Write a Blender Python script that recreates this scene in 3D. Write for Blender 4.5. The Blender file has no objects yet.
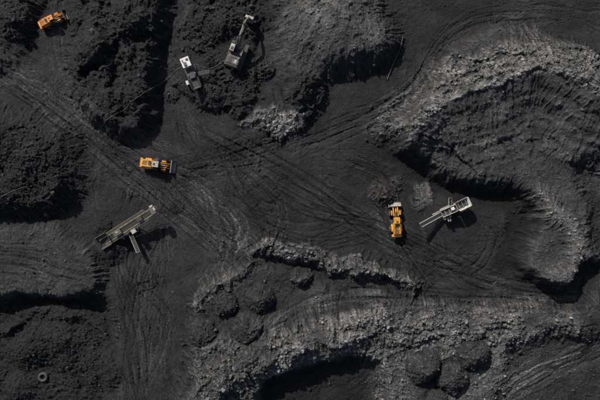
import bpy, bmesh, math, random
import numpy as np
from mathutils import Vector, Matrix
random.seed(7); rng=np.random.default_rng(7)
S=0.28          # metres per map unit
CAMH=150.0
f32=np.float32
# ------------------------------------------------------------------ noise
perm=rng.permutation(256).astype(np.int32)
GA=np.arange(256)*2.399963
GX=np.cos(GA).astype(f32); GY=np.sin(GA).astype(f32)
RV=rng.random(256).astype(f32); RV2=rng.random(256).astype(f32)
def h2(i,j,s): return perm[(perm[(i+s*17)&255]+j+s*31)&255]
def perlin(x,y,s=0):
    x=np.asarray(x,dtype=f32);y=np.asarray(y,dtype=f32)
    x0=np.floor(x);y0=np.floor(y);fx=x-x0;fy=y-y0
    i=x0.astype(np.int32);j=y0.astype(np.int32)
    u=fx*fx*fx*(fx*(fx*6-15)+10);v=fy*fy*fy*(fy*(fy*6-15)+10)
    def g(ii,jj,dx,dy):
        h=h2(ii,jj,s);return GX[h]*dx+GY[h]*dy
    a=g(i,j,fx,fy);b=g(i+1,j,fx-1,fy);c=g(i,j+1,fx,fy-1);d=g(i+1,j+1,fx-1,fy-1)
    return ((a+(b-a)*u)*(1-v)+(c+(d-c)*u)*v)*1.5
def fbm(x,y,o=4,s=0,g=0.5):
    r=0;a=1.0;t=0
    for k in range(o):
        r=r+a*perlin(x*2.03**k+7.3*k,y*2.03**k-3.1*k,s+k);t+=a;a*=g
    return r/t*1.3
def ridged(x,y,o=4,s=0):
    r=0;a=1.0;t=0
    for k in range(o):
        r=r+a*(1-2*np.abs(perlin(x*2.1**k,y*2.1**k,s+k)));t+=a;a*=0.5
    return r/t
def worley(x,y,s=0):
    x0=np.floor(x);y0=np.floor(y);i=x0.astype(np.int32);j=y0.astype(np.int32)
    best=np.full(x.shape,9,f32);idv=np.zeros(x.shape,f32)
    for a in(-1,0,1):
        for b in(-1,0,1):
            h=h2(i+a,j+b,s)
            d=np.hypot(x0+a+RV[h]-x,y0+b+RV2[h]-y).astype(f32)
            m=d<best;best=np.where(m,d,best);idv=np.where(m,RV[(h*7+3)&255],idv)
    return best,idv
def ss(a,b,x):
    t=np.clip((x-a)/(b-a),0,1);return t*t*(3-2*t)
# ------------------------------------------------------------------ grid
step=0.6
def axis(lo,hi):
    core=np.arange(lo,hi,step);out=[];v=step;p=0
    while p<9000:
        v*=1.22;p+=v;out.append(p)
    out=np.array(out)
    return np.concatenate([(lo-out)[::-1],core,core[-1]+out]).astype(f32)
gx=axis(-60,660);gy=axis(-50,450)
X,Y=np.meshgrid(gx,gy)
wx=fbm(X*.02,Y*.02,3,11)*7+fbm(X*.09,Y*.09,3,14)*3.0
wy=fbm(X*.02,Y*.02,3,21)*7+fbm(X*.09,Y*.09,3,24)*3.0
XW=X+wx;YW=Y+wy
H=fbm(X*.006,Y*.006,3,31)*1.6+fbm(X*.03,Y*.03,4,35)*.5
far=ss(0,900,np.maximum(np.maximum(-80-X,X-680),np.maximum(-70-Y,Y-470)))
H+=far*(8+fbm(X*.002,Y*.002,4,41)*14)
A=0.026*(1+.45*fbm(X*.012,Y*.012,4,51)+.35*fbm(X*.08,Y*.08,3,55))
RD=np.zeros_like(H)+0.006
FL=np.zeros_like(H);WM=np.zeros_like(H);NL=np.zeros_like(H)
def sl(pts,R):
    p=np.array(pts);x0,y0=p.min(0)-R;x1,y1=p.max(0)+R
    i0,i1=np.searchsorted(gx,[x0,x1]);j0,j1=np.searchsorted(gy,[y0,y1])
    return (slice(max(j0,0),j1),slice(max(i0,0),i1))
def crs(pts,n=6):
    p=[np.array(q,float) for q in pts];p=[2*p[0]-p[1]]+p+[2*p[-1]-p[-2]];o=[]
    for k in range(1,len(p)-2):
        for t in np.linspace(0,1,n,endpoint=False):
            a,b,c,d=p[k-1:k+3]
            o.append(.5*((2*b)+(-a+c)*t+(2*a-5*b+4*c-d)*t*t+(-a+3*b-3*c+d)*t**3))
    o.append(p[-2]);return np.array(o)
def pline(pts,R,warp=1.0,smooth=True):
    P=crs(pts,5) if smooth else np.array(pts,float)
    s=sl(P,R+14);x=X[s]+wx[s]*warp;y=Y[s]+wy[s]*warp
    D=np.full(x.shape,1e4,f32);T=np.zeros(x.shape,f32);SG=np.ones(x.shape,f32);L=0
    for k in range(len(P)-1):
        a=P[k];b=P[k+1];e=b-a;l=float(np.hypot(*e))
        if l<1e-6: continue
        ux,uy=e/l
        rx=x-a[0];ry=y-a[1]
        t=np.clip(rx*ux+ry*uy,0,l);d=np.hypot(rx-t*ux,ry-t*uy)
        c=-(rx*uy-ry*ux)
        m=d<D;D=np.where(m,d,D);T=np.where(m,L+t,T);SG=np.where(m,np.sign(c),SG);L+=l
    return s,D.astype(f32),(D*SG).astype(f32),T.astype(f32)
def poly(pts,R,warp=1.0,smooth=True):
    P=np.array(pts,float)
    if smooth: 
        q=list(pts);P=crs(q+[q[0]],3)[:-1]
    s=sl(P,R+14);x=X[s]+wx[s]*warp;y=Y[s]+wy[s]*warp
    D=np.full(x.shape,1e4,f32);IN=np.zeros(x.shape,bool)
    n=len(P)
    for k in range(n):
        a=P[k];b=P[(k+1)%n];e=b-a;ll=e@e
        if ll<1e-9: continue
        rx=x-a[0];ry=y-a[1];t=np.clip((rx*e[0]+ry*e[1])/ll,0,1)
        D=np.minimum(D,np.hypot(rx-t*e[0],ry-t*e[1]))
        if a[1]!=b[1]:
            c=((a[1]>y)!=(b[1]>y))&(x<(b[0]-a[0])*(y-a[1])/(b[1]-a[1])+a[0]);IN^=c
    return s,np.where(IN,-D,D).astype(f32)
def mesa(pts,h,w=9,warp=1.0,alb=None,rd=0,fl=0,off=0):
    s,d=poly(pts,w*2,warp)
    f=ss(w,-w,d+off);H[s]+=h*f
    if alb is not None: A[s]=A[s]*(1-f)+alb*f*(1+.4*fbm(X[s]*.05,Y[s]*.05,4,61))
    RD[s]+=rd*f;FL[s]=np.maximum(FL[s],fl*f)
    return s,d,f
def fan(cx,cy,r0,r1,amp,k,ampA=0.0,mask=None,seed=0):
    s=sl([(cx-r1,cy-r1),(cx+r1,cy+r1)],0)
    dx=X[s]+wx[s]*.8-cx;dy=Y[s]+wy[s]*.8-cy;r=np.hypot(dx,dy);th=np.arctan2(dy,dx)
    n=perlin(th*k,r*.012,seed)+.6*perlin(th*k*2.3,r*.02,seed+3)+.6*perlin(th*k*5,r*.04,seed+5)
    m=ss(r0*.3,r0,r)*ss(r1,r1*.75,r)
    if mask is not None: m=m*mask[s]
    H[s]+=n*amp*m;A[s]*=1+ampA*n*m
def heap(cx,cy,r,h,alb=None,fl=.8,rd=.05,rx=1.0,rot=0,warm=0,dome=False):
    s=sl([(cx-r*1.8,cy-r*1.8),(cx+r*1.8,cy+r*1.8)],0)
    wk=.75 if dome else .35
    dx=X[s]+wx[s]*wk-cx;dy=Y[s]+wy[s]*wk-cy
    c,q=math.cos(rot),math.sin(rot);u=(dx*c+dy*q)/rx;v=-dx*q+dy*c
    p=np.clip(1-np.hypot(u,v)/r,0,1)
    if dome: f=1-(1-p)**1.55;f=f*ss(0,.2,p)
    else:
        f=np.where(p<.12,p*p/.24,p-.06);f=np.where(p>.8,.74+(p-.8)*(1-(p-.8)*2.5),f)
    H[s]+=h*f;m=ss(0,.15,p)
    if alb is not None:A[s]=A[s]*(1-m)+alb*m*(1+.4*fbm(X[s]*.12,Y[s]*.12,3,66))
    FL[s]=np.maximum(FL[s],fl*m);RD[s]+=rd*m;WM[s]+=warm*m;NL[s]=np.maximum(NL[s],ss(0,.05,p)*(.7 if dome else .8))
def patch(cx,cy,r,alb,k=.8,rx=1,rot=0,rd=0):
    s=sl([(cx-r*2.5*rx,cy-r*2.5*rx),(cx+r*2.5*rx,cy+r*2.5*rx)],0)
    dx=X[s]+wx[s]*1.6-cx;dy=Y[s]+wy[s]*1.6-cy;c,q=math.cos(rot),math.sin(rot)
    d=np.hypot((dx*c+dy*q)/rx,-dx*q+dy*c)/r
    m=k*ss(1.2,.3,d)*np.clip(.7+1.2*fbm(X[s]*.07,Y[s]*.07,4,68),0,1)
    A[s]=A[s]*(1-m)+alb*m;RD[s]+=rd*m
# --------------------------------------------------------------- terrain masses
mesa([(86,-60),(160,-60),(166,20),(158,70),(152,105),(142,130),(112,130),(84,108),(72,70),(82,20)],5.0,11,1,.022,.05,.8)
mesa([(104,-60),(146,-60),(146,20),(136,60),(112,70),(98,40)],2.0,12,1.4,.026,.03,.8)
s,D,SD,T=pline([(104,-50),(112,20),(124,80),(134,120)],12,1.4);H[s]-=2.0*ss(11,0,D)
s,D,SD,T=pline([(88,80),(118,60),(156,40)],10,1.4);H[s]-=1.8*ss(9,0,D)
heap(98,50,20,2.2,.026,.8,.05,1.2,1);heap(136,20,20,2.2,.026,.8,.05,1.1,.4);heap(124,100,20,2.0,.024,.8,.05,1.2,.2)
mesa([(-80,-60),(30,-60),(38,10),(20,50),(-10,70),(-80,75)],2.2,12,1,.025,.03,.6)
heap(14,22,22,2.4,.025,.8,.05,1.3,.7)
# west heap
mesa([(-60,120),(0,116),(34,114),(64,130),(80,160),(74,196),(44,212),(-60,220)],4.2,15,1,.021,.16,1)
heap(42,158,34,3.4,.023,1,.12);heap(12,192,26,2.6,.021,1,.1);heap(10,138,24,2.4,.021,1,.1);heap(62,186,18,1.8,.022,1,.1)
mesa([(-60,160),(-8,158),(8,170),(4,184),(-10,190),(-60,190)],-4.5,6,1.2,.012,.03,.5)
# west plateau
mesa([(-90,232),(40,226),(88,244),(100,270),(97,292),(60,301),(30,297),(-90,305)],2.2,7,.7,.047,.03,.25)
mesa([(-90,298),(30,298),(100,300),(112,330),(108,420),(60,470),(-90,470)],-3.6,9,.8,.021,.04,.65)
heap(62,338,42,5.2,.024,.8,.06,1.2,.3);heap(22,352,26,3.2,.021,.85,.06);heap(98,372,26,2.8,.023,.75,.06);heap(14,392,20,2.2,.023,.8,.05)
s,D,SD,T=pline([(0,330),(40,312),(90,318),(110,360),(105,400)],12,1);H[s]+=1.6*ss(11,0,D)
# shovel loading area
mesa([(178,20),(215,-30),(262,-30),(262,30),(250,62),(262,96),(235,108),(200,104),(176,84)],1.0,6,1.5,.025,.18,.9)
heap(212,98,16,2.0,.024,1,.2);heap(222,28,20,2.4,.023,1,.12);heap(272,14,20,2.0,.016,.5,.04);heap(262,70,14,1.6,.03,.9,.15)  # third heap: its near-black albedo paints in the shadow lying there
heap(208,62,9,1.0,.026,1,.2);heap(172,96,9,.9,.026,1,.2)
# north fan mound
s,d,f=mesa([(288,-60),(352,-60),(372,0),(396,34),(386,56),(352,66),(322,80),(300,100),(276,66),(280,25)],3.8,15,.9,.060,.06,.3)
heap(336,14,66,4.0,None,.15,.02,1.25,.5);NL[s]*=.2
m=np.zeros_like(H);m[s]=f;fan(356,-30,30,170,.2,9,.22,m,3)
patch(322,16,26,.14,.8,1.4,.3);patch(372,38,16,.12,.7,1.3,.6);patch(300,40,20,.085,.6)
mesa([(290,78),(316,84),(328,100),(316,120),(292,112)],1.4,6,1.7,.028,.08,.7)
mesa([(240,118),(262,112),(300,112),(308,124),(292,132),(262,128)],.8,5,1.9,.08,.5,.6)
patch(290,122,14,.21,.9,1.3,0,.4);patch(255,122,10,.11,.7,1.5,0,.2)
# east spoil embankment
s,d,f=mesa([(398,150),(404,112),(436,68),(476,34),(540,36),(640,84),(700,90),(700,300),(590,262),(556,284),(524,276),(520,250),(534,222),(530,202),(500,192),(452,182),(422,168)],4.4,8,.9,.052,.04,.25)
EM=np.zeros_like(H);EM[s]=f
s,D,SD,T=pline([(402,158),(410,128),(436,108),(474,96),(510,84),(548,86),(590,104),(660,130)],80,1.0)
side=SD>0
prof=np.where(side,np.exp(-(D/36)**1.4),np.exp(-(D/26)**2))
edge=ss(0,30,T)*ss(2000,1900,T)
H[s]+=4.3*prof*edge
band=np.where(side,ss(4,-2,D),ss(44,28,D+5*fbm(X[s]*.05,Y[s]*.05,3,70)))*edge
A[s]=A[s]*(1-band*.92)+band*.92*.112*(1+.6*fbm(X[s]*.06,Y[s]*.06,4,71))
RD[s]+=band*.8*np.clip(.6+fbm(X[s]*.04,Y[s]*.04,2,72),.1,1.5);FL[s]=np.maximum(FL[s],band*.85)
H[s]+=band*.8*perlin(SD*.16,T*.03,73);A[s]*=1+.4*band*perlin(SD*.2,T*.035,74)
m=np.zeros_like(H);m[s]=np.where(side,ss(0,8,D)*ss(95,55,D),0);m*=EM
n=perlin(T*.06+D*.012,D*.012,76)+.6*perlin(T*.17,D*.02,77)+.6*perlin(T*.45,D*.03,78)
mm=m[s];H[s]+=n*.32*mm;A[s]*=1+.26*n*mm
ly=perlin(SD*.10,T*.008,120)+.6*perlin(SD*.24,T*.015,121)
H[s]+=ly*.32*mm;A[s]*=1+.25*ly*mm
s,D,SD,T=pline([(440,150),(490,140),(540,150),(600,178),(650,200)],20,1.2);H[s]+=.5*ss(-2,3,-SD)*ss(18,3,D);A[s]*=1+.6*ss(5,0,D)
mesa([(565,165),(640,150),(700,160),(700,290),(600,262),(578,215)],-2.8,11,1,.024,.05,.35)
patch(590,185,22,.09,.6,1.5,.4)
s,D,SD,T=pline([(528,200),(548,215),(566,236),(562,262),(540,276)],22,1)
H[s]+=2.0*np.exp(-(D/12)**2);A[s]*=1+.9*np.exp(-(D/10)**2);RD[s]+=.3*np.exp(-(D/9)**2)
s,D,SD,T=pline([(392,150),(415,172),(455,190),(512,200),(522,224),(508,250),(512,282)],22,1)
A[s]*=1-.5*ss(20,4,D);H[s]-=.7*ss(20,4,D)  # shadow at the embankment foot painted into the albedo, plus a shallow dip
# south terrace
s,d,f=mesa([(192,300),(214,284),(240,268),(262,243),(300,248),(340,260),(380,268),(408,278),(430,300),(560,306),(640,306),(640,520),(180,520),(186,360)],2.4,5,1.2,.032,.03,.3)
s,D,SD,T=pline([(196,296),(214,284),(240,270),(262,245),(300,248),(340,258),(380,268),(412,278)],26,1.2)
b=np.where(SD>0,ss(20,6,D),ss(7,3,D));
A[s]=A[s]*(1-b*.8)+b*.8*.092*(1+.6*fbm(X[s]*.07,Y[s]*.07,3,81));RD[s]+=.35*b;FL[s]=np.maximum(FL[s],.95*b)
H[s]+=1.2*np.exp(-(D/9)**2)
s,D,SD,T=pline([(262,258),(300,268),(350,280),(400,288)],18,1.6);H[s]-=1.5*ss(13,2,D)
RP=[(196,420),(214,384),(248,360),(292,342),(340,330),(400,324),(450,318),(505,318),(556,320)]
s,D,SD,T=pline(RP,60,1.3)
side=SD>0
hh=(1.0+3.0*ss(260,160,T))*(1+.3*fbm(X[s]*.05,Y[s]*.05,2,88))
prof=np.where(side,np.exp(-(D/17)**2),np.exp(-(D/26)**1.8));H[s]+=hh*prof*ss(440,380,T)
b=np.where(side,ss(32,14,D),ss(24,14,D))*np.clip(.8+.8*fbm(X[s]*.03,Y[s]*.03,3,89),.1,1)
A[s]=A[s]*(1-b)+b*.125*(1+.65*fbm(X[s]*.06,Y[s]*.06,4,91));RD[s]+=.55*b;FL[s]=np.maximum(FL[s],.9*b)
H[s]+=.7*b*perlin(SD*.15,T*.03,93);A[s]*=1+.35*b*perlin(SD*.2,T*.03,94)
mesa([(196,338),(240,336),(262,352),(262,420),(196,430)],1.0,8,1,.070,.4,.9)
mesa([(274,376),(320,364),(362,358),(384,374),(388,420),(396,480),(255,480),(262,400)],-3.6,7,1,.017,.04,.25)
s,D,SD,T=pline([(386,350),(420,340),(470,328),(505,342),(500,375),(476,400),(440,420),(400,430),(392,390)],34,1.2)
b=ss(34,16,D);A[s]=A[s]*(1-b*.9)+b*.9*.092*(1+.6*fbm(X[s]*.07,Y[s]*.07,3,96));RD[s]+=.35*b;FL[s]=np.maximum(FL[s],.6*b)
mesa([(505,350),(520,338),(600,332),(700,330),(700,520),(490,520)],-1.8,10,1,.030,.03,.15)
for c in [(262,297,17,3.4),(248,323,17,3.6),(226,302,13,2.4),(204,328,16,2.8),(300,276,12,1.8)]:
    heap(c[0],c[1],c[2],c[3],.036,.7,.3,dome=True)
for c in [(422,364,18,4.6),(451,376,18,4.2),(470,351,17,4.2),(434,398,12,2.4)]:
    heap(c[0],c[1],c[2],c[3],.042,.6,.3,dome=True)
heap(384,195,15,2.4,.034,.8,.3,1.2,.3,.5);heap(398,184,9,1.2,.045,.8,.3,1,0,.3)
mesa([(410,184),(424,183),(428,196),(420,206),(411,202)],.8,4,1.4,.10,.3,.6)
patch(420,194,13,.17,.8,.8,0,.2);patch(437,205,14,.06,.6,1.2,0)
heap(110,250,18,2.4,.012,.6,.06);heap(172,203,12,1.2,.012,.5,.04);heap(100,226,12,1.4,.020,.8,.1)
# ---------------------------------------------------------------- haul roads
def road(pts,hw,dust,rough=.10,amp=.55,freq=.35,seed=0,fade=0):
    dust*=1.25
    s,D,SD,T=pline(pts,hw*1.3,.75)
    e=hw*(1+.35*perlin(T*.02,SD*.02+3.3,seed));m=ss(e,e*.45,D)
    if fade: m=m*ss(0,fade,T)*ss(T.max(),T.max()-fade,T)
    x=X[s];y=Y[s]
    brk=np.clip(.40+1.1*fbm(x*.035,y*.035,3,seed+60),0,1)
    q=SD+perlin(T*.014,T*0+1.7,seed+9)*7+fbm(x*.05,y*.05,2,seed+8)*2.2
    n=.6*perlin(q*freq*.7,T*.008,seed+1)+.6*perlin(q*freq*2.0,T*.016,seed+2)+.9*perlin(q*freq*4.2,T*.03,seed+3)+.6*perlin(q*freq*7,T*.05,seed+4)
    n=n*(.25+brk)
    pt=np.clip(.45+1.0*fbm(x*.03,y*.03,4,seed+5),.05,1.3)
    A[s]=A[s]*(1-m*.6)+m*.6*dust*(.4+pt)
    A[s]*=np.clip(1+amp*n*m,.3,2.2)
    H[s]+=n*rough*m*1.15;FL[s]*=(1-.6*m)
road([(-60,50),(0,68),(34,86),(62,116),(95,146),(150,186),(200,226),(240,266)],30,.042,.13,.8,.33,seed=1)
road([(55,-50),(58,10),(56,60),(70,105),(105,145),(150,160)],13,.032,.10,.6,.45,seed=4)
road([(30,72),(80,96),(120,132),(170,150),(215,150)],14,.040,.10,.7,.4,seed=6,fade=40)
road([(170,185),(215,180),(260,155),(330,130),(395,108),(425,60),(462,26),(530,12),(620,22),(700,30)],22,.025,.09,.65,.35,seed=9)
road([(200,110),(250,160),(300,190),(350,215),(400,246),(455,282),(530,294),(620,288),(700,280)],27,.024,.09,.6,.3,seed=13)
road([(185,-50),(176,30),(176,90),(190,130),(225,180),(245,240)],17,.030,.10,.65,.4,seed=17)
road([(150,190),(140,240),(135,300),(148,350),(150,460)],42,.030,.12,.7,.33,seed=21)
road([(190,170),(205,210),(215,260),(190,300)],16,.042,.1,.7,.4,seed=23,fade=30)
road([(255,335),(290,304),(340,294),(410,300),(480,304),(560,302),(660,300)],15,.044,.10,.6,.4,seed=25)
road([(455,470),(505,398),(560,362),(620,335),(700,320)],30,.050,.12,.8,.3,seed=29)
road([(280,470),(330,405),(370,380)],14,.019,.1,.6,.4,seed=33)
road([(400,-40),(440,4),(500,-6),(600,2),(700,0)],16,.022,.1,.6,.4,seed=37)
road([(520,30),(560,52),(620,70),(700,90)],13,.060,.1,.5,.4,seed=39)
road([(-90,262),(0,255),(50,262),(92,280)],24,.042,.07,.6,.35,seed=41)
road([(395,250),(420,262),(460,262),(490,240),(480,225)],16,.021,.10,.6,.4,seed=45,fade=15)
road([(300,165),(350,160),(395,180),(430,235),(450,300)],18,.022,.08,.6,.35,seed=49,fade=30)
road([(570,330),(585,290),(592,240),(600,200)],13,.030,.1,.6,.4,seed=53,fade=30)
road([(395,102),(384,60),(392,10),(400,-50)],11,.026,.1,.6,.4,seed=57,fade=20)
road([(100,145),(96,190),(100,230),(130,270)],12,.032,.1,.6,.4,seed=59,fade=20)
road([(510,345),(540,335),(600,318)],9,.034,.08,.6,.4,seed=61,fade=20)
def tracks(pts,n,spread,lo=.6,hi=1.45):
    for k in range(n):
        o=np.array(pts,float)+rng.normal(0,spread,(len(pts),2))
        P=crs(o,60);g=np.gradient(P,axis=0);g/=np.maximum(np.hypot(g[:,0],g[:,1])[:,None],1e-6)
        nn=np.stack([-g[:,1],g[:,0]],1);f=rng.uniform(lo,hi)
        L=int(np.hypot(*np.diff(P,axis=0).T).sum()/.3)
        a,b=sorted(rng.random(2));a*=.6;b=.4+.6*b
        t=np.linspace(a,b,int(L*(b-a))+2)*(len(P)-1)
        for sd in(-4.1,4.1):
            for wd in(-.6,0,.6):
                Q=P+nn*(sd+wd)
                qx=np.interp(t,np.arange(len(P)),Q[:,0]);qy=np.interp(t,np.arange(len(P)),Q[:,1])
                qx=qx+rng.normal(0,.2,len(qx));qy=qy+rng.normal(0,.2,len(qy))
                i=np.searchsorted(gx,qx);j=np.searchsorted(gy,qy)
                ok=(qx>-58)&(qx<658)&(qy>-48)&(qy<448)&(rng.random(len(qx))<.8);i=i[ok];j=j[ok]
                idx=np.unique(j*len(gx)+i)
                A.ravel()[idx]*=f;H.ravel()[idx]-=.08
tracks([(-40,60),(60,110),(150,185),(240,265)],14,9)
tracks([(170,175),(260,160),(340,125),(410,95),(470,25),(620,20)],10,6)
tracks([(215,130),(300,190),(400,246),(520,292),(640,288)],12,9)
tracks([(165,165),(205,185),(235,235),(225,265)],11,7,.7,1.7)
tracks([(160,165),(190,160),(270,130),(280,100)],6,8)
tracks([(300,150),(370,170),(395,235),(450,290)],9,9)
tracks([(160,190),(140,260),(150,330),(140,440)],16,13)
tracks([(390,235),(430,255),(470,270),(500,240),(480,225)],7,7)
tracks([(180,120),(240,170),(270,230),(230,262)],8,12)
tracks([(230,200),(300,240),(390,225)],5,10)
tracks([(260,330),(340,296),(480,302),(600,300)],6,4)
tracks([(460,440),(520,385),(600,345),(680,320)],12,9,.7,1.7)
tracks([(60,-40),(58,60),(110,150)],5,4)
tracks([(-20,250),(40,255),(90,280)],6,8)
# --------------------------------------------------------------- small relief
FLc=np.clip(FL,0,1)
W1,i1=worley(XW*.16,YW*.16,3);W2,i2=worley(X*.38+wx*.3,Y*.38+wy*.3,5);W3,i3=worley(X*.75,Y*.75,8)
R1=ridged(XW*.045,YW*.045,4,92)
H+=FL*((.55-W1)*1.0*(.3+i1)*(1-.5*NL)+(.5-W2)*.66*(.25+i2)+(.5-W3)*.26*(.3+i3)+R1*1.0*(1-.7*NL))
H+=fbm(X*.25,Y*.25,3,95)*(.08+.15*FL)+perlin(X*.8,Y*.8,98)*(.035+.06*FL)
er=ridged(X*.03+wx*.1,Y*.03+wy*.1,4,101)
H+=.55*er*(1-FLc)*np.clip(.4+fbm(X*.01,Y*.01,2,103),0,1)
def blur(a,k):
    for ax in(0,1):
        c=np.cumsum(np.pad(a,[(k+1,k) if q==ax else (0,0) for q in(0,1)],mode='edge'),axis=ax,dtype=np.float64)
        a=((np.take(c,np.arange(2*k+1,c.shape[ax]),ax)-np.take(c,np.arange(0,c.shape[ax]-2*k-1),ax))/(2*k+1))
    return a.astype(f32)
HB=blur(blur(H,6),6)
gy1,gx1=np.gradient(HB,gy*S,gx*S);sm=np.hypot(gx1,gy1)+1e-4
ux=gx1/sm;uy=gy1/sm
nz=(perlin(X*.55,Y*.55,111)+.7*perlin(X*.28,Y*.28,112)+.9*rng.normal(0,.35,X.shape)).astype(f32)
J0,I0=np.meshgrid(np.arange(X.shape[0]),np.arange(X.shape[1]),indexing='ij')
lic=nz.copy();cnt=1
for sgn in(1,-1):
    pj=J0.astype(f32);pi=I0.astype(f32)
    for k in range(12):
        a=np.clip(pj+.5,0,X.shape[0]-1).astype(np.int32);b=np.clip(pi+.5,0,X.shape[1]-1).astype(np.int32)
        pi=pi+sgn*ux[a,b]*1.1;pj=pj+sgn*uy[a,b]*1.1
        a=np.clip(pj+.5,0,X.shape[0]-1).astype(np.int32);b=np.clip(pi+.5,0,X.shape[1]-1).astype(np.int32)
        lic+=nz[a,b];cnt+=1
lic/=cnt;lic/=lic.std()
ms=ss(.13,.5,sm)*(1-.8*NL)*(1-.4*FLc)*np.clip(.7+.9*fbm(X*.02,Y*.02,3,130),.1,1)
H+=lic*.14*ms;A*=np.clip(1+.24*lic*ms,.4,2)
A*=(1+.6*(i2-.5)*FL+.5*(i3-.5)*FL)*(1+.22*perlin(X*.8,Y*.8,105))
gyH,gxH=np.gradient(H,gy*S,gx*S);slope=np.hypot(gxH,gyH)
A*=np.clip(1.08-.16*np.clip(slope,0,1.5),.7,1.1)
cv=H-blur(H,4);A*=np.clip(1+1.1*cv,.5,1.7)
A=np.clip(.0225*(np.clip(A,.004,1)/.031)**1.25,.005,.24)
def hz(px,py):
    i=int(np.clip(np.searchsorted(gx,px),1,len(gx)-1));j=int(np.clip(np.searchsorted(gy,py),1,len(gy)-1));return float(H[j,i])
def area_h(px,py,r,q=60):
    s=sl([(px-r,py-r),(px+r,py+r)],0);return float(np.percentile(H[s],q))
def pad(px,py,r,h=None):
    h=area_h(px,py,r,50) if h is None else h
    s=sl([(px-2*r,py-2*r),(px+2*r,py+2*r)],0);d=np.hypot(X[s]-px,Y[s]-py);m=ss(1.7*r,r*.8,d)
    H[s]=H[s]*(1-m*.85)+h*m*.85;RD[s]*=(1-m);return h
pads={}
for nm,px,py,r in [('l1',160,165,16),('l2',395,221,15),('scr',446,210,17),('st',134,224,14),('ex',54,22,13),('sh',237,54,14),('cr',194,74,13)]:
    pads[nm]=pad(px,py,r)
# --------------------------------------------------------------- terrain mesh
ny,nx=X.shape
co=np.stack([(X-300)*S,(200-Y)*S,H],-1).reshape(-1,3).astype(f32)
idx=np.arange(nx*ny,dtype=np.int32).reshape(ny,nx)
q=np.stack([idx[:-1,:-1],idx[1:,:-1],idx[1:,1:],idx[:-1,1:]],-1).reshape(-1,4)
def mk(name,co,faces,k,cols=None,mat=None,smooth=True):
    me=bpy.data.meshes.new(name);n=len(faces)
    me.vertices.add(len(co));me.vertices.foreach_set('co',co.astype(f32).ravel())
    me.loops.add(n*k);me.loops.foreach_set('vertex_index',faces.astype(np.int32).ravel())
    me.polygons.add(n);me.polygons.foreach_set('loop_start',np.arange(0,n*k,k,dtype=np.int32))
    me.update(calc_edges=True)
    me.polygons.foreach_set('use_smooth',np.full(n,smooth))
    if cols is not None:
        a=me.attributes.new('alb','FLOAT_COLOR','POINT');a.data.foreach_set('color',cols.astype(f32).ravel())
    if mat: me.materials.append(mat)
    o=bpy.data.objects.new(name,me);bpy.context.scene.collection.objects.link(o);return o
def tint(a,wm=None):
    a=np.asarray(a).ravel();w=np.clip((a-.03)/.07,0,1)[:,None]
    c=(1-w)*np.array([.98,1.0,1.03])+w*np.array([1.015,1.0,.97])
    if wm is not None: c=c+np.clip(wm.ravel(),0,1)[:,None]*np.array([.28,0,-.08])
    return np.concatenate([a[:,None]*c,np.ones((len(a),1))],1)
# --------------------------------------------------------------- materials
def newmat(n):
    m=bpy.data.materials.new(n);m.use_nodes=True;return m,m.node_tree.nodes,m.node_tree.links,m.node_tree.nodes['Principled BSDF']
def ground_mat():
    m,N,L,B=newmat('coal_ground')
    at=N.new('ShaderNodeAttribute');at.attribute_name='alb'
    tc=N.new('ShaderNodeTexCoord')
    n1=N.new('ShaderNodeTexNoise');n1.inputs['Scale'].default_value=2.6;n1.inputs['Detail'].default_value=4;n1.inputs['Roughness'].default_value=.8
    L.new(tc.outputs['Object'],n1.inputs['Vector'])
    mr=N.new('ShaderNodeMapRange');mr.inputs[1].default_value=.3;mr.inputs[2].default_value=.7;mr.inputs[3].default_value=.3;mr.inputs[4].default_value=1.8
    L.new(n1.outputs['Fac'],mr.inputs[0])
    mx=N.new('ShaderNodeVectorMath');mx.operation='SCALE'
    L.new(at.outputs['Color'],mx.inputs[0]);L.new(mr.outputs[0],mx.inputs['Scale']);L.new(mx.outputs[0],B.inputs['Base Color'])
    n2=N.new('ShaderNodeTexNoise');n2.inputs['Scale'].default_value=1.9;n2.inputs['Detail'].default_value=5;n2.inputs['Roughness'].default_value=.8
    L.new(tc.outputs['Object'],n2.inputs['Vector'])
    bp=N.new('ShaderNodeBump');bp.inputs['Strength'].default_value=1.0;bp.inputs['Distance'].default_value=.5
    L.new(n2.outputs['Fac'],bp.inputs['Height']);L.new(bp.outputs[0],B.inputs['Normal'])
    B.inputs['Roughness'].default_value=.68;B.inputs['Specular IOR Level'].default_value=.3
    return m
GM=ground_mat()
def rockmat():
    m,N,L,B=newmat('rock')
    at=N.new('ShaderNodeAttribute');at.attribute_name='alb'
    L.new(at.outputs['Color'],B.inputs['Base Color'])
    B.inputs['Roughness'].default_value=.75;B.inputs['Specular IOR Level'].default_value=.3
    return m
mk('mine_terrain',co,q,4,tint(A,WM),GM)
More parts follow.
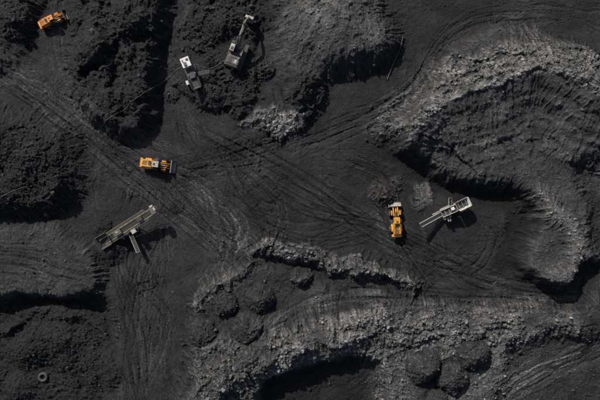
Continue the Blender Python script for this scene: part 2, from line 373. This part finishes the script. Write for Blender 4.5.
def scatter(name,dens,n,smin,smax,pw,br):
    dn=dens.copy();dn[(X<-60)|(X>660)|(Y<-50)|(Y>450)]=0
    c=np.cumsum(dn.ravel());k=np.searchsorted(c,rng.random(n)*c[-1]);jj,ii=np.unravel_index(k,X.shape)
    px=gx[ii]+rng.uniform(-.5,.5,n)*step;py=gy[jj]+rng.uniform(-.5,.5,n)*step;hh=H[jj,ii];al=A[jj,ii]
    bm=bmesh.new();bmesh.ops.create_icosphere(bm,subdivisions=1,radius=1);V=np.array([v.co[:] for v in bm.verts]);F=np.array([[v.index for v in f.verts] for f in bm.faces]);bm.free()
    r=smin*(1-rng.random(n)*(1-(smin/smax)**pw))**(-1/pw)
    ang=rng.random(n)*6.283;sx=rng.uniform(.7,1.3,n);sy=rng.uniform(.6,1.1,n);sz=rng.uniform(.5,.9,n)
    P=V[None]*(1+rng.uniform(-.3,.3,(n,12,1)))
    P=P*np.stack([sx,sy,sz],1)[:,None]*r[:,None,None]
    tl=rng.normal(0,.4,n)[:,None];z=P[:,:,2]*np.cos(tl)+P[:,:,0]*np.sin(tl);x=P[:,:,0]*np.cos(tl)-P[:,:,2]*np.sin(tl);y=P[:,:,1]
    ca=np.cos(ang)[:,None];sa=np.sin(ang)[:,None]
    Q=np.stack([x*ca-y*sa+((px-300)*S)[:,None],x*sa+y*ca+((200-py)*S)[:,None],z+(hh+r*.12)[:,None]],-1)
    F2=(F[None]+(np.arange(n)*12)[:,None,None]).reshape(-1,3)
    cols=tint(np.repeat(np.clip(al*rng.uniform(br[0],br[1],n),.010,.26),12))
    return mk(name,Q.reshape(-1,3),F2,3,cols,RM,False)
RM=rockmat()
scatter('rock_rubble',RD,62000,.09,.7,2.7,(.6,1.9))
# --------------------------------------------------------------- machine materials
def paint(name,col,rough=.45,dirt=.5,metal=0.0,dc=(.045,.043,.042)):
    m,N,L,B=newmat(name)
    tc=N.new('ShaderNodeTexCoord')
    n=N.new('ShaderNodeTexNoise');n.inputs['Scale'].default_value=1.7;n.inputs['Detail'].default_value=6;n.inputs['Roughness'].default_value=.7
    L.new(tc.outputs['Object'],n.inputs['Vector'])
    r=N.new('ShaderNodeMapRange');r.inputs[1].default_value=.40;r.inputs[2].default_value=.70;r.inputs[3].default_value=dirt*.2;r.inputs[4].default_value=min(1,dirt*1.5)
    L.new(n.outputs['Fac'],r.inputs[0])
    mx=N.new('ShaderNodeMixRGB');mx.inputs[1].default_value=(*col,1);mx.inputs[2].default_value=(*dc,1)
    L.new(r.outputs[0],mx.inputs[0]);L.new(mx.outputs[0],B.inputs['Base Color'])
    B.inputs['Roughness'].default_value=rough;B.inputs['Metallic'].default_value=metal
    return m
YEL=paint('yellow_paint',(.85,.38,.035),.45,.36)
ORG=paint('orange_paint',(.85,.31,.03),.45,.32)
PAL=paint('pale_grey_paint',(.52,.49,.43),.55,.5)
WHT=paint('white_paint',(.76,.75,.72),.5,.3)
TAN=paint('dusty_ochre_paint',(.18,.15,.11),.6,.8)
STL=paint('worn_steel',(.36,.33,.28),.5,.45,.2)
DRK=paint('dark_steel',(.05,.05,.05),.6,.4)
GRY=paint('grey_steel',(.12,.115,.105),.55,.5)
RUB=paint('rubber',(.022,.022,.022),.85,.5)
GLS=paint('dark_glass',(.02,.025,.03),.08,.05)
BLT=paint('conveyor_belt',(.02,.02,.02),.7,.4)
TAN2=paint('faded_yellow_paint',(.34,.28,.15),.6,.7)
class Mach:
    def __init__(s,name): s.name=name;s.parts={}
    def _add(s,part,bm,mat):
        d=s.parts.setdefault(part,dict(v=[],f=[],m=[],mats=[]))
        if mat not in d['mats']: d['mats'].append(mat)
        k=d['mats'].index(mat);o=len(d['v']);bm.verts.index_update()
        d['v']+=[v.co.copy() for v in bm.verts]
        for f in bm.faces: d['f'].append([v.index+o for v in f.verts]);d['m'].append(k)
        bm.free()
    def box(s,part,mat,c,sz,rz=0,ry=0,bev=.04,rx=0):
        bm=bmesh.new();bmesh.ops.create_cube(bm,size=1)
        bmesh.ops.scale(bm,vec=sz,verts=bm.verts)
        b=min(bev,min(sz)*.3)
        if b>0.005: bmesh.ops.bevel(bm,geom=bm.edges[:],offset=b,segments=1,affect='EDGES')
        M=Matrix.Translation(c)@Matrix.Rotation(rz,4,'Z')@Matrix.Rotation(ry,4,'Y')@Matrix.Rotation(rx,4,'X')
        bm.transform(M);s._add(part,bm,mat)
    def beam(s,part,mat,a,b,w,h,bev=.02):
        a=Vector(a);b=Vector(b);d=b-a;L=d.length
        bm=bmesh.new();bmesh.ops.create_cube(bm,size=1);bmesh.ops.scale(bm,vec=(L,w,h),verts=bm.verts)
        bb=min(bev,w*.3,h*.3)
        if bb>.005:bmesh.ops.bevel(bm,geom=bm.edges[:],offset=bb,segments=1,affect='EDGES')
        x=d.normalized();up=Vector((0,0,1)) if abs(x.z)<.95 else Vector((1,0,0));y=up.cross(x).normalized();z=x.cross(y)
        M=Matrix((x,y,z)).transposed().to_4x4();M.translation=(a+b)/2;bm.transform(M);s._add(part,bm,mat)
    def cyl(s,part,mat,a,b,r,n=16,r2=None):
        a=Vector(a);b=Vector(b);d=b-a
        bm=bmesh.new();bmesh.ops.create_cone(bm,cap_ends=True,segments=n,radius1=r,radius2=r if r2 is None else r2,depth=d.length)
        M=d.to_track_quat('Z','Y').to_matrix().to_4x4();M.translation=(a+b)/2;bm.transform(M);s._add(part,bm,mat)
    def prism(s,part,mat,prof,y0,y1,bev=.03):
        bm=bmesh.new();n=len(prof)
        a=[bm.verts.new((p[0],y0,p[1])) for p in prof];b=[bm.verts.new((p[0],y1,p[1])) for p in prof]
        bm.faces.new(a);bm.faces.new(b[::-1])
        for i in range(n): bm.faces.new((a[i],b[i],b[(i+1)%n],a[(i+1)%n])[::-1])
        bmesh.ops.recalc_face_normals(bm,faces=bm.faces[:])
        if bev>0:bmesh.ops.bevel(bm,geom=bm.edges[:],offset=bev,segments=1,affect='EDGES')
        s._add(part,bm,mat)
    def finish(s,px,py,z,ang,scale=1.0,pitch=0):
        e=bpy.data.objects.new(s.name,None);bpy.context.scene.collection.objects.link(e)
        for k,d in s.parts.items():
            me=bpy.data.meshes.new(k);me.from_pydata([v[:] for v in d['v']],[],d['f'])
            for m in d['mats']: me.materials.append(m)
            me.polygons.foreach_set('material_index',d['m']);me.update()
            o=bpy.data.objects.new(k,me);o.parent=e;bpy.context.scene.collection.objects.link(o)
        c=1-z/CAMH
        e.location=((px-300)*S*c,(200-py)*S*c,z);e.rotation_euler=(0,0,math.radians(ang));e.scale=(scale,)*3
        return e
def wheel(M,part,x,y,r,w):
    sg=1 if y>0 else -1
    M.cyl(part,RUB,(x,y-w/2,r),(x,y+w/2,r),r*.94,24)
    for k in range(20):
        a=k*math.pi/10
        for o,t in((-w*.25,.25),(w*.25,-.25)):
            M.box(part,RUB,(x+math.cos(a)*r*.95,y+o,r+math.sin(a)*r*.95),(r*.1,w*.46,r*.13),rz=0,ry=-a,bev=.0)
    M.cyl(part,YEL,(x,y+sg*w*.40,r),(x,y+sg*w*.52,r),r*.5,16)
    M.cyl(part,DRK,(x,y+sg*w*.5,r),(x,y+sg*w*.58,r),r*.2,12)
def rail(M,part,mat,pts,h=.9,r=.03):
    for i,p in enumerate(pts):
        M.cyl(part,mat,p,(p[0],p[1],p[2]+h),r,6)
        if i: 
            q=pts[i-1];M.cyl(part,mat,(q[0],q[1],q[2]+h),(p[0],p[1],p[2]+h),r,6);M.cyl(part,mat,(q[0],q[1],q[2]+h*.5),(p[0],p[1],p[2]+h*.5),r,6)
def wheel_loader(name,body,bucket,roof=None):
    M=Mach(name);roof=roof or body
    M.prism('engine_hood',body,[(-4.3,1.2),(-4.35,2.1),(-4.1,2.55),(-1.1,2.8),(-.9,2.8),(-.9,1.2)],-.95,.95,.06)
    for i in range(5): M.box('engine_hood',DRK,(-3.95+.28*i,0,2.60+.02*i),(.14,1.2,.05),ry=-.08,bev=.0)
    M.box('engine_hood',DRK,(-1.9,0,2.76),(.9,1.1,.06),ry=-.08,bev=0)
    M.cyl('exhaust_pipe',DRK,(-2.0,.62,2.6),(-2.0,.62,3.5),.10,10);M.cyl('air_intake',DRK,(-1.5,-.62,2.6),(-1.5,-.62,3.3),.15,12)
    M.box('counterweight',body,(-4.55,0,1.45),(.75,2.7,1.0),bev=.12)
    M.box('radiator_grille',DRK,(-4.95,0,1.6),(.06,1.5,.6),bev=0)
    M.box('rear_frame',DRK,(-2.3,0,1.0),(4.0,1.2,.6))
    for sg in(-1,1):
        M.prism('rear_fender',body,[(-3.5,1.7),(-3.2,2.05),(-1.7,2.05),(-1.2,1.5),(-1.3,1.42),(-1.75,1.93),(-3.15,1.93),(-3.4,1.62)],sg*1.0,sg*1.5,.01)
        M.prism('front_fender',body,[(1.2,1.75),(1.4,1.98),(2.3,1.98),(2.5,1.8),(2.45,1.72),(2.25,1.88),(1.45,1.88),(1.3,1.7)],sg*.95,sg*1.35,.01)
        M.box('access_platform',DRK,(-.6,sg*1.25,1.55),(1.3,.7,.1))
        rail(M,'handrail',body,[(-3.9,sg*.98,2.5),(-2.9,sg*.98,2.6),(-1.9,sg*.98,2.7),(-1.2,sg*.98,2.75)],.6,.03)
        for k in range(4): M.box('ladder',DRK,(-.3,sg*(1.55+.04*k),1.3-.3*k),(.5,.2,.05),bev=0)
        for x in(-2.45,1.9): wheel(M,'wheel',x,sg*1.35,.95,.78)
        M.prism('lift_arm',body,[(.9,2.0),(1.1,2.35),(2.6,1.95),(3.9,.95),(3.8,.55),(2.4,1.35)],sg*.5,sg*.72,.03)
        M.cyl('lift_cylinder',STL,(1.0,sg*.38,1.2),(2.6,sg*.38,1.6),.09,10)
    M.box('axle',DRK,(-2.45,0,.9),(.4,2.2,.4));M.box('axle',DRK,(1.9,0,.9),(.4,2.2,.4))
    M.box('front_frame',DRK,(1.3,0,1.35),(1.6,.85,1.1),bev=.08)
    M.cyl('articulation_joint',DRK,(.2,0,.6),(.2,0,1.6),.3,14)
    M.box('cab',GLS,(-.15,0,2.65),(1.45,1.45,1.35),bev=.06)
    for x in(-.86,.56):
        for y in(-.72,.72): M.box('cab_pillar',body,(x,y,2.65),(.1,.1,1.4),bev=.01)
    M.box('cab_base',body,(-.15,0,1.8),(1.5,1.5,.5))
    M.box('cab_roof',roof,(-.15,0,3.42),(1.75,1.65,.16),bev=.07)
    M.box('roof_beacon_box',DRK,(-.5,0,3.54),(.5,.6,.12));M.cyl('beacon',ORG,(.25,.5,3.5),(.25,.5,3.72),.09,10)
    M.prism('tilt_link',body,[(2.0,2.2),(2.3,2.5),(3.2,1.9),(3.1,1.6)],-.14,.14,.02)
    M.cyl('tilt_cylinder',STL,(1.0,0,2.0),(2.2,0,2.3),.12,12)
    W=1.68
    out=[(4.9,.12),(3.9,.08),(3.62,.3),(3.5,.75),(3.62,1.3),(3.85,1.55)]
    inn=[(3.92,1.50),(3.72,1.27),(3.60,.76),(3.71,.36),(3.94,.17),(4.9,.17)]
    M.prism('bucket',bucket,out+inn,-W,W,0)
    for sg in(-1,1): M.prism('bucket',bucket,[(4.9,.1),(3.88,.06),(3.58,.3),(3.46,.75),(3.6,1.32),(3.9,1.56),(4.25,1.1)],sg*W,sg*(W+.07),.0)
    for k in range(9): M.box('bucket_teeth',DRK,(5.02,-1.6+.4*k,.15),(.3,.14,.09),bev=.01)
    for sg in(-.6,0,.6): M.box('bucket_hinge',bucket,(3.5,sg,.9),(.25,.1,.7),bev=.01)
    return M
def excavator(name,body,arm=None,reach=1.0):
    M=Mach(name);arm=arm or body
    for sg in(-1,1):
        y=sg*1.3
        M.prism('crawler_track',RUB,[(-2.3,.15),(-2.55,.45),(-2.3,.8),(2.3,.8),(2.55,.45),(2.3,.15),(2.0,.04),(-2.0,.04)],y-.3,y+.3,.0)
        for k in range(22): M.box('track_shoe',GRY,(-2.2+.21*k,y,.83),(.13,.66,.06),bev=0)
        for k in range(22): M.box('track_shoe',GRY,(-2.2+.21*k,y,.03),(.13,.66,.06),bev=0)
    M.box('undercarriage',DRK,(0,0,.6),(2.2,1.9,.4));M.cyl('slew_ring',DRK,(0,0,.75),(0,0,1.1),.75,20)
    M.box('house_deck',GRY,(-.5,0,1.25),(3.7,2.3,.3),bev=.05)
    M.prism('engine_cover',body,[(-2.2,1.4),(-2.2,2.15),(-2.0,2.3),(-.7,2.3),(-.5,2.1),(-.5,1.4)],-1.1,1.1,.05)
    M.box('engine_cover',DRK,(-1.5,.55,2.32),(.9,.7,.05),bev=0);M.box('engine_cover',PAL,(-1.5,-.55,2.32),(.7,.4,.05),bev=0)
    M.box('engine_cover',DRK,(-.9,-.1,2.34),(.3,1.6,.08),bev=0)
    M.prism('counterweight',DRK,[(-2.2,1.1),(-2.6,1.25),(-2.7,1.7),(-2.55,2.2),(-2.2,2.25)],-1.15,1.15,.1)
    M.cyl('exhaust_pipe',PAL,(-1.0,-.9,2.2),(-1.0,-.9,2.8),.1,8)
    M.box('cab',GLS,(.7,.75,2.05),(1.5,.85,1.4),bev=.07);M.box('cab_roof',PAL,(.65,.75,2.8),(1.3,.8,.1),bev=.04);M.box('cab_roof',DRK,(.5,.75,2.88),(.5,.4,.08),bev=.0)
    for x in(0,1.4):
        for yy in(.36,1.14): M.box('cab_pillar',body,(x,yy,2.05),(.08,.08,1.45),bev=.01)
    M.box('tool_box',body,(.6,-.8,1.6),(1.4,.5,.5));rail(M,'handrail',PAL,[(-.2,-1.1,1.8),(.6,-1.1,1.8),(1.3,-1.1,1.8)],.5)
    R=reach
    M.prism('boom',arm,[(.5,1.5),(.9,1.35),(2.6*R,3.0),(5.3*R,3.3),(5.4*R,3.6),(2.4*R,3.75),(1.4*R,3.0)],-.24,.24,.03)
    M.prism('dipper_stick',arm,[(4.7*R,3.95),(5.0*R,4.2),(5.6*R,3.7),(7.1*R,1.6),(6.85*R,1.5),(5.2*R,3.2)],-.18,.18,.03)
    for sg in(-1,1): M.cyl('boom_cylinder',STL,(1.0,sg*.38,1.4),(2.5*R,sg*.38,3.2),.1,10)
    M.cyl('stick_cylinder',STL,(2.8*R,0,3.9),(4.7*R,0,4.1),.11,10);M.cyl('bucket_cylinder',STL,(5.3*R,0,3.9),(6.9*R,0,2.4),.09,10)
    M.cyl('hydraulic_hose',RUB,(1.2,.18,3.0),(2.6*R,.18,3.85),.05,6);M.cyl('hydraulic_hose',RUB,(2.6*R,.18,3.85),(4.8*R,.18,3.75),.05,6)
    bx=7.0*R
    M.prism('bucket',STL,[(bx-.15,1.65),(bx+.35,1.5),(bx+.55,.9),(bx+.25,.35),(bx-.5,.2),(bx-.45,.3),(bx+.15,.45),(bx+.4,.9),(bx+.2,1.35),(bx-.1,1.4)],-.7,.7,0)
    for sg in(-1,1): M.prism('bucket',STL,[(bx-.15,1.65),(bx+.35,1.5),(bx+.55,.9),(bx+.25,.35),(bx-.5,.2),(bx-.6,.8)],sg*.7,sg*.76,0)
    for k in range(5): M.box('bucket_teeth',DRK,(bx-.58,-.6+.3*k,.22),(.25,.1,.07),bev=0)
    return M
def truss_conv(M,nm,a,b,w,frame,n=10,depth=.6,chord=.14):
    a=Vector(a);b=Vector(b);d=(b-a).normalized();side=Vector((0,0,1)).cross(d).normalized();dn=Vector((0,0,-depth))
    for sg in(-1,1):
        o=side*sg*w/2
        M.beam(nm+'_frame',frame,a+o,b+o,chord,.16);M.beam(nm+'_frame',frame,a+o+dn,b+o+dn,.1,.1)
        for i in range(n):
            p=a+(b-a)*(i/n);q=a+(b-a)*((i+1)/n)
            M.beam(nm+'_brace',frame,p+o+dn,q+o,.06,.06,0) if i%2 else M.beam(nm+'_brace',frame,p+o,q+o+dn,.06,.06,0)
            M.beam(nm+'_brace',frame,p+o,p+o+dn,.07,.07,0)
    for i in range(n+1):
        p=a+(b-a)*(i/n);M.beam(nm+'_brace',frame,p-side*w/2+dn,p+side*w/2+dn,.07,.07,0)
    bw=w*.7;M.beam(nm+'_belt',BLT,a+Vector((0,0,.02)),b+Vector((0,0,.02)),bw,.05,0)
    for e in(a,b): M.cyl(nm+'_drum',DRK,e-side*bw*.55,e+side*bw*.55,.22,14)
    for i in range(n*2):
        p=a+(b-a)*((i+.5)/(n*2));M.cyl(nm+'_idler',GRY,p-side*w*.46+Vector((0,0,-.08)),p+side*w*.46+Vector((0,0,-.08)),.06,6)
def crawler(M,x,y,L,w=.5,h=.8):
    for sg in(-1,1):
        yy=y*sg;M.prism('crawler_track',RUB,[(x-L/2+.2,.05),(x-L/2,.4),(x-L/2+.25,h),(x+L/2-.25,h),(x+L/2,.4),(x+L/2-.2,.05)],yy-w/2,yy+w/2,0)
        for k in range(int(L/.25)): M.box('track_shoe',GRY,(x-L/2+.25+.24*k,yy,h+.02),(.14,w*1.1,.06),bev=0)
    M.box('undercarriage',DRK,(x,0,.6),(L*.6,y*2,.4))
def screen_plant():
    M=Mach('mobile_screening_plant');crawler(M,2.2,1.1,4.2,.5,.9)
    M.box('chassis',PAL,(1.6,.9,1.3),(9.5,.2,.35));M.box('chassis',PAL,(1.6,-.9,1.3),(9.5,.2,.35))
    truss_conv(M,'discharge_conveyor',(-8.0,0,4.0),(-.6,0,1.6),1.15,PAL,n=12,depth=.45,chord=.2)
    M.beam('support_strut',PAL,(-4.5,.45,2.4),(-1.5,.7,1.2),.12,.12);M.beam('support_strut',PAL,(-4.5,-.45,2.4),(-1.5,-.7,1.2),.12,.12)
    for sg in(-1,1):
        M.beam('screen_box',PAL,(-.9,sg*.95,2.4),(3.4,sg*.95,3.6),.1,1.0)
    M.beam('screen_deck',DRK,(-.9,0,2.3),(3.4,0,3.5),1.8,.05,0)
    for t in(0,.22,.5,.72,1):
        M.beam('screen_box',PAL,(-.9+4.3*t,-.95,2.55+1.2*t),(-.9+4.3*t,.95,2.55+1.2*t),.12,.1,0)
    M.box('screen_motor',WHT,(2.2,.2,3.75),(1.0,.8,.4),ry=-.27)
    M.box('engine_housing',PAL,(.2,-1.45,1.9),(2.2,.9,1.0));M.box('engine_housing',DRK,(.2,-1.45,2.42),(1.2,.6,.05),bev=0)
    M.cyl('exhaust_pipe',DRK,(-.6,-1.5,2.3),(-.6,-1.5,3.0),.08,8)
    for sg in(-1,1):
        M.box('feed_hopper',PAL,(5.5,sg*1.15,3.2),(3.4,.08,1.1),rx=-sg*.5,bev=0)
    M.box('feed_hopper',WHT,(7.2,0,3.2),(.08,2.6,1.2),ry=.5,bev=0)
    M.box('hopper_grid',DRK,(5.4,0,2.8),(3.2,1.9,.06),bev=0)
    for k in range(3): M.beam('hopper_grid',STL,(4.2+1.1*k,-1.2,3.25),(4.2+1.1*k,1.2,3.25),.14,.12,0)
    M.box('hopper_leg',PAL,(6.6,0,1.9),(.3,1.8,1.6));M.box('hopper_leg',PAL,(4.3,0,1.9),(.3,1.8,1.4))
    truss_conv(M,'side_conveyor',(2.4,1.0,1.6),(3.2,3.0,2.5),.8,PAL,n=4,depth=.35)
    truss_conv(M,'side_conveyor',(.8,-1.0,1.6),(.2,-2.8,2.5),.7,PAL,n=4,depth=.35)
    rail(M,'walkway_rail',PAL,[(-.8,1.3,2.0),(.8,1.3,2.3),(2.0,1.3,2.7)],.8);M.box('walkway',STL,(.7,1.25,2.1),(3,.4,.05),bev=0,ry=-.2)
    return M
def stacker():
    M=Mach('coal_stacker_conveyor');crawler(M,-1.0,1.5,5.0,.65,.9)
    truss_conv(M,'main_conveyor',(-9.0,0,1.9),(9.6,0,5.4),1.7,TAN2,n=22,depth=1.0,chord=.26)
    for sg in(-1,1):
        M.beam('support_leg',GRY,(-2.4,sg*1.1,.9),(-3.0,sg*.85,3.1),.22,.22);M.beam('support_leg',GRY,(.6,sg*1.1,.9),(3.2,sg*.85,4.1),.22,.22)
        M.beam('walkway',DRK,(-8.4,sg*1.35,2.0),(6.5,sg*1.35,4.8),.5,.05,0)
        rail(M,'walkway_rail',TAN2 if sg>0 else GRY,[(-8.4+1.49*k,sg*1.6,2.0+.28*k) for k in range(11)],.9,.045)
    for sg in(-1,1):
        M.box('receiving_hopper',DRK,(-8.0,sg*1.55,2.9),(3.2,.12,1.5),rx=-sg*.5,bev=0)
    M.box('receiving_hopper',DRK,(-9.7,0,2.9),(.12,3.1,1.5),ry=-.5,bev=0);M.box('receiving_hopper',DRK,(-6.3,0,3.0),(.1,2.6,1.0),ry=.3,bev=0)
    M.box('hopper_base',DRK,(-8.0,0,1.1),(2.8,2.6,1.2))
    M.box('drive_housing',GRY,(8.7,.0,5.9),(1.4,2.1,.6));M.cyl('drive_motor',PAL,(8.3,1.2,5.5),(9.3,1.2,5.5),.3,14);M.box('drive_housing',PAL,(9.3,.2,6.22),(.5,.8,.08),bev=0)
    M.box('operator_cab',GLS,(1.0,-2.0,4.0),(1.3,1.1,1.3),bev=.05);M.box('operator_cab',PAL,(1.0,-2.0,4.7),(1.4,1.2,.12));M.box('operator_cab',GRY,(1.0,-1.9,3.3),(1.6,1.4,.14))
    M.box('power_unit',GRY,(-3.2,0,4.0),(2.2,1.5,.7));M.box('power_unit',PAL,(-3.2,.2,4.37),(.7,.5,.06),bev=0);M.box('power_unit',DRK,(4.2,0,5.1),(1.6,1.3,.5),ry=-.18)
    truss_conv(M,'side_conveyor',(-.6,-.8,2.4),(-1.2,-7.6,3.3),.9,GRY,n=9,depth=.5,chord=.18)
    M.beam('side_conveyor_rail',PAL,(-1.06,-.9,2.6),(-1.7,-7.4,3.5),.12,.08,0)
    return M
def crusher():
    M=Mach('mobile_crusher');crawler(M,0,1.3,5.0,.6,.9)
    M.box('chassis',DRK,(0,.8,1.3),(8.2,.25,.4));M.box('chassis',DRK,(0,-.8,1.3),(8.2,.25,.4))
    M.box('crusher_box',DRK,(-.6,0,2.2),(2.2,1.7,1.5),bev=.08);M.cyl('flywheel',GRY,(-.6,.9,2.3),(-.6,1.15,2.3),.7,20);M.cyl('flywheel',GRY,(-.6,-1.15,2.3),(-.6,-.9,2.3),.7,20)
    for sg in(-1,1): M.box('feed_hopper',DRK,(-3.2,sg*1.2,2.9),(2.8,.08,1.1),rx=-sg*.5,bev=0)
    M.box('feed_hopper',DRK,(-4.7,0,2.9),(.08,2.5,1.1),ry=-.5,bev=0);M.box('feed_pan',DRK,(-3.2,0,2.2),(2.8,1.6,.1),bev=0)
    for k in range(4): M.beam('feed_pan',GRY,(-4.3+.6*k,-.7,2.3),(-4.3+.6*k,.7,2.3),.08,.08,0)
    M.box('operator_house',PAL,(3.0,.2,2.8),(2.6,2.3,2.3),bev=.06);M.box('operator_house',GLS,(3.0,1.37,3.0),(1.6,.04,.8),bev=0);M.box('operator_house',GLS,(4.32,.2,3.0),(.04,1.4,.8),bev=0)
    M.box('house_roof',WHT,(3.0,.2,4.0),(2.8,2.5,.12));M.box('roof_unit',GRY,(2.5,.5,4.18),(1.0,.8,.3));M.box('roof_unit',DRK,(3.6,-.4,4.12),(.6,.7,.15));M.box('roof_unit',DRK,(3.5,.9,4.09),(.8,.3,.08),bev=0)
    M.box('deck',GRY,(1.2,0,1.9),(1.5,2.6,.1),bev=0);rail(M,'handrail',PAL,[(.6,1.3,1.95),(1.3,1.3,1.95)],.9)
    M.cyl('exhaust_pipe',DRK,(1.0,-.7,2),(1.0,-.7,3.6),.12,10)
    truss_conv(M,'discharge_conveyor',(-.5,-.9,1.2),(-1.5,-5.0,2.6),.9,GRY,n=6,depth=.4)
    M.cyl('fuel_tank',WHT,(-2.4,2.2,1.0),(-1.2,2.2,1.0),.45,18);M.box('fuel_tank',DRK,(-1.8,2.2,.3),(1.3,.8,.3))
    return M
wheel_loader('wheel_loader',YEL,STL,PAL).finish(159,165,pads['l1']-.02,-8,.98)
wheel_loader('wheel_loader',YEL,PAL).finish(395,219.5,pads['l2']-.02,93,.98)
wheel_loader('wheel_loader',ORG,GRY).finish(55,21,pads['ex']-.02,26,.84)
excavator('crawler_excavator',TAN,GRY,reach=1.0).finish(237,56,pads['sh']-.02,70,1.5)
screen_plant().finish(442.5,212.5,pads['scr']-.02,26,.98)
stacker().finish(132,226,pads['st']-.02,31,1.0)
crusher().finish(193,75,pads['cr']-.02,112,.95)
def tyre(px,py,R,r):
    bm=bmesh.new();n,m=36,12;vs=[]
    for i in range(n):
        a=2*math.pi*i/n;rr=R*(1+(.03 if i%2 else 0));vs.append([bm.verts.new(((rr+r*math.cos(b))*math.cos(a),(rr+r*math.cos(b))*math.sin(a),r*1.1*math.sin(b))) for b in [2*math.pi*j/m for j in range(m)]])
    for i in range(n):
        for j in range(m): bm.faces.new((vs[i][j],vs[(i+1)%n][j],vs[(i+1)%n][(j+1)%m],vs[i][(j+1)%m]))
    me=bpy.data.meshes.new('discarded_tyre');bm.to_mesh(me);me.materials.append(paint('grey_rubber',(.06,.06,.06),.8,.6))
    o=bpy.data.objects.new('discarded_tyre',me);bpy.context.scene.collection.objects.link(o)
    h=area_h(px,py,5,70);o.location=((px-300)*S,(200-py)*S,h+r*.5)
tyre(39,380,1.0,.38)
def drape(name,pts,r,mat,lift=.05):
    P=crs(pts,24);cu=bpy.data.curves.new(name,'CURVE');cu.dimensions='3D';cu.bevel_depth=r;cu.bevel_resolution=1
    sp=cu.splines.new('POLY');sp.points.add(len(P)-1)
    for i,p in enumerate(P): sp.points[i].co=((p[0]-300)*S,(200-p[1])*S,max(hz(p[0],p[1]),hz(p[0]+.8,p[1]+.8),hz(p[0]-.8,p[1]-.8))+lift,1)
    cu.materials.append(mat);o=bpy.data.objects.new(name,cu);bpy.context.scene.collection.objects.link(o)
CB=paint('cable_sheath',(.13,.125,.12),.6,.3)
drape('power_cable',[(104,128),(122,118),(150,96),(172,76),(186,68)],.06,CB)
drape('power_cable',[(-30,216),(0,206),(26,190),(40,186)],.06,CB)
drape('power_cable',[(196,66),(212,70),(226,62),(232,58)],.06,CB)
drape('drainage_pipe',[(402,38),(399,50),(393,64),(387,80)],.16,DRK,.1)
# --------------------------------------------------------------- light, sky, camera
W=bpy.data.worlds.new("World");bpy.context.scene.world=W;W.use_nodes=True
N=W.node_tree.nodes;L=W.node_tree.links;bg=N['Background'];sky=N.new('ShaderNodeTexSky');sky.sky_type='NISHITA';sky.sun_disc=False
AZ=math.radians(-32);EL=math.radians(35)
sky.sun_elevation=EL;sky.sun_rotation=AZ;sky.dust_density=3;L.new(sky.outputs[0],bg.inputs[0]);bg.inputs[1].default_value=.075
sd=bpy.data.lights.new('sun','SUN');sd.energy=5.0;sd.angle=math.radians(.5);sd.color=(1,.95,.89)
so=bpy.data.objects.new('sun',sd);bpy.context.scene.collection.objects.link(so)
dv=Vector((math.sin(AZ)*math.cos(EL),math.cos(AZ)*math.cos(EL),math.sin(EL)));so.rotation_euler=dv.to_track_quat('Z','Y').to_euler();so.location=(0,0,100)
cd=bpy.data.cameras.new('camera');cam=bpy.data.objects.new('camera',cd);bpy.context.scene.collection.objects.link(cam)
cam.location=(0,0,CAMH);cd.sensor_width=36;cd.lens=36*CAMH/(600*S);cd.clip_end=6000;cd.clip_start=1
bpy.context.scene.camera=cam
v=bpy.context.scene.view_settings;v.view_transform='Standard';v.look='None';v.exposure=0
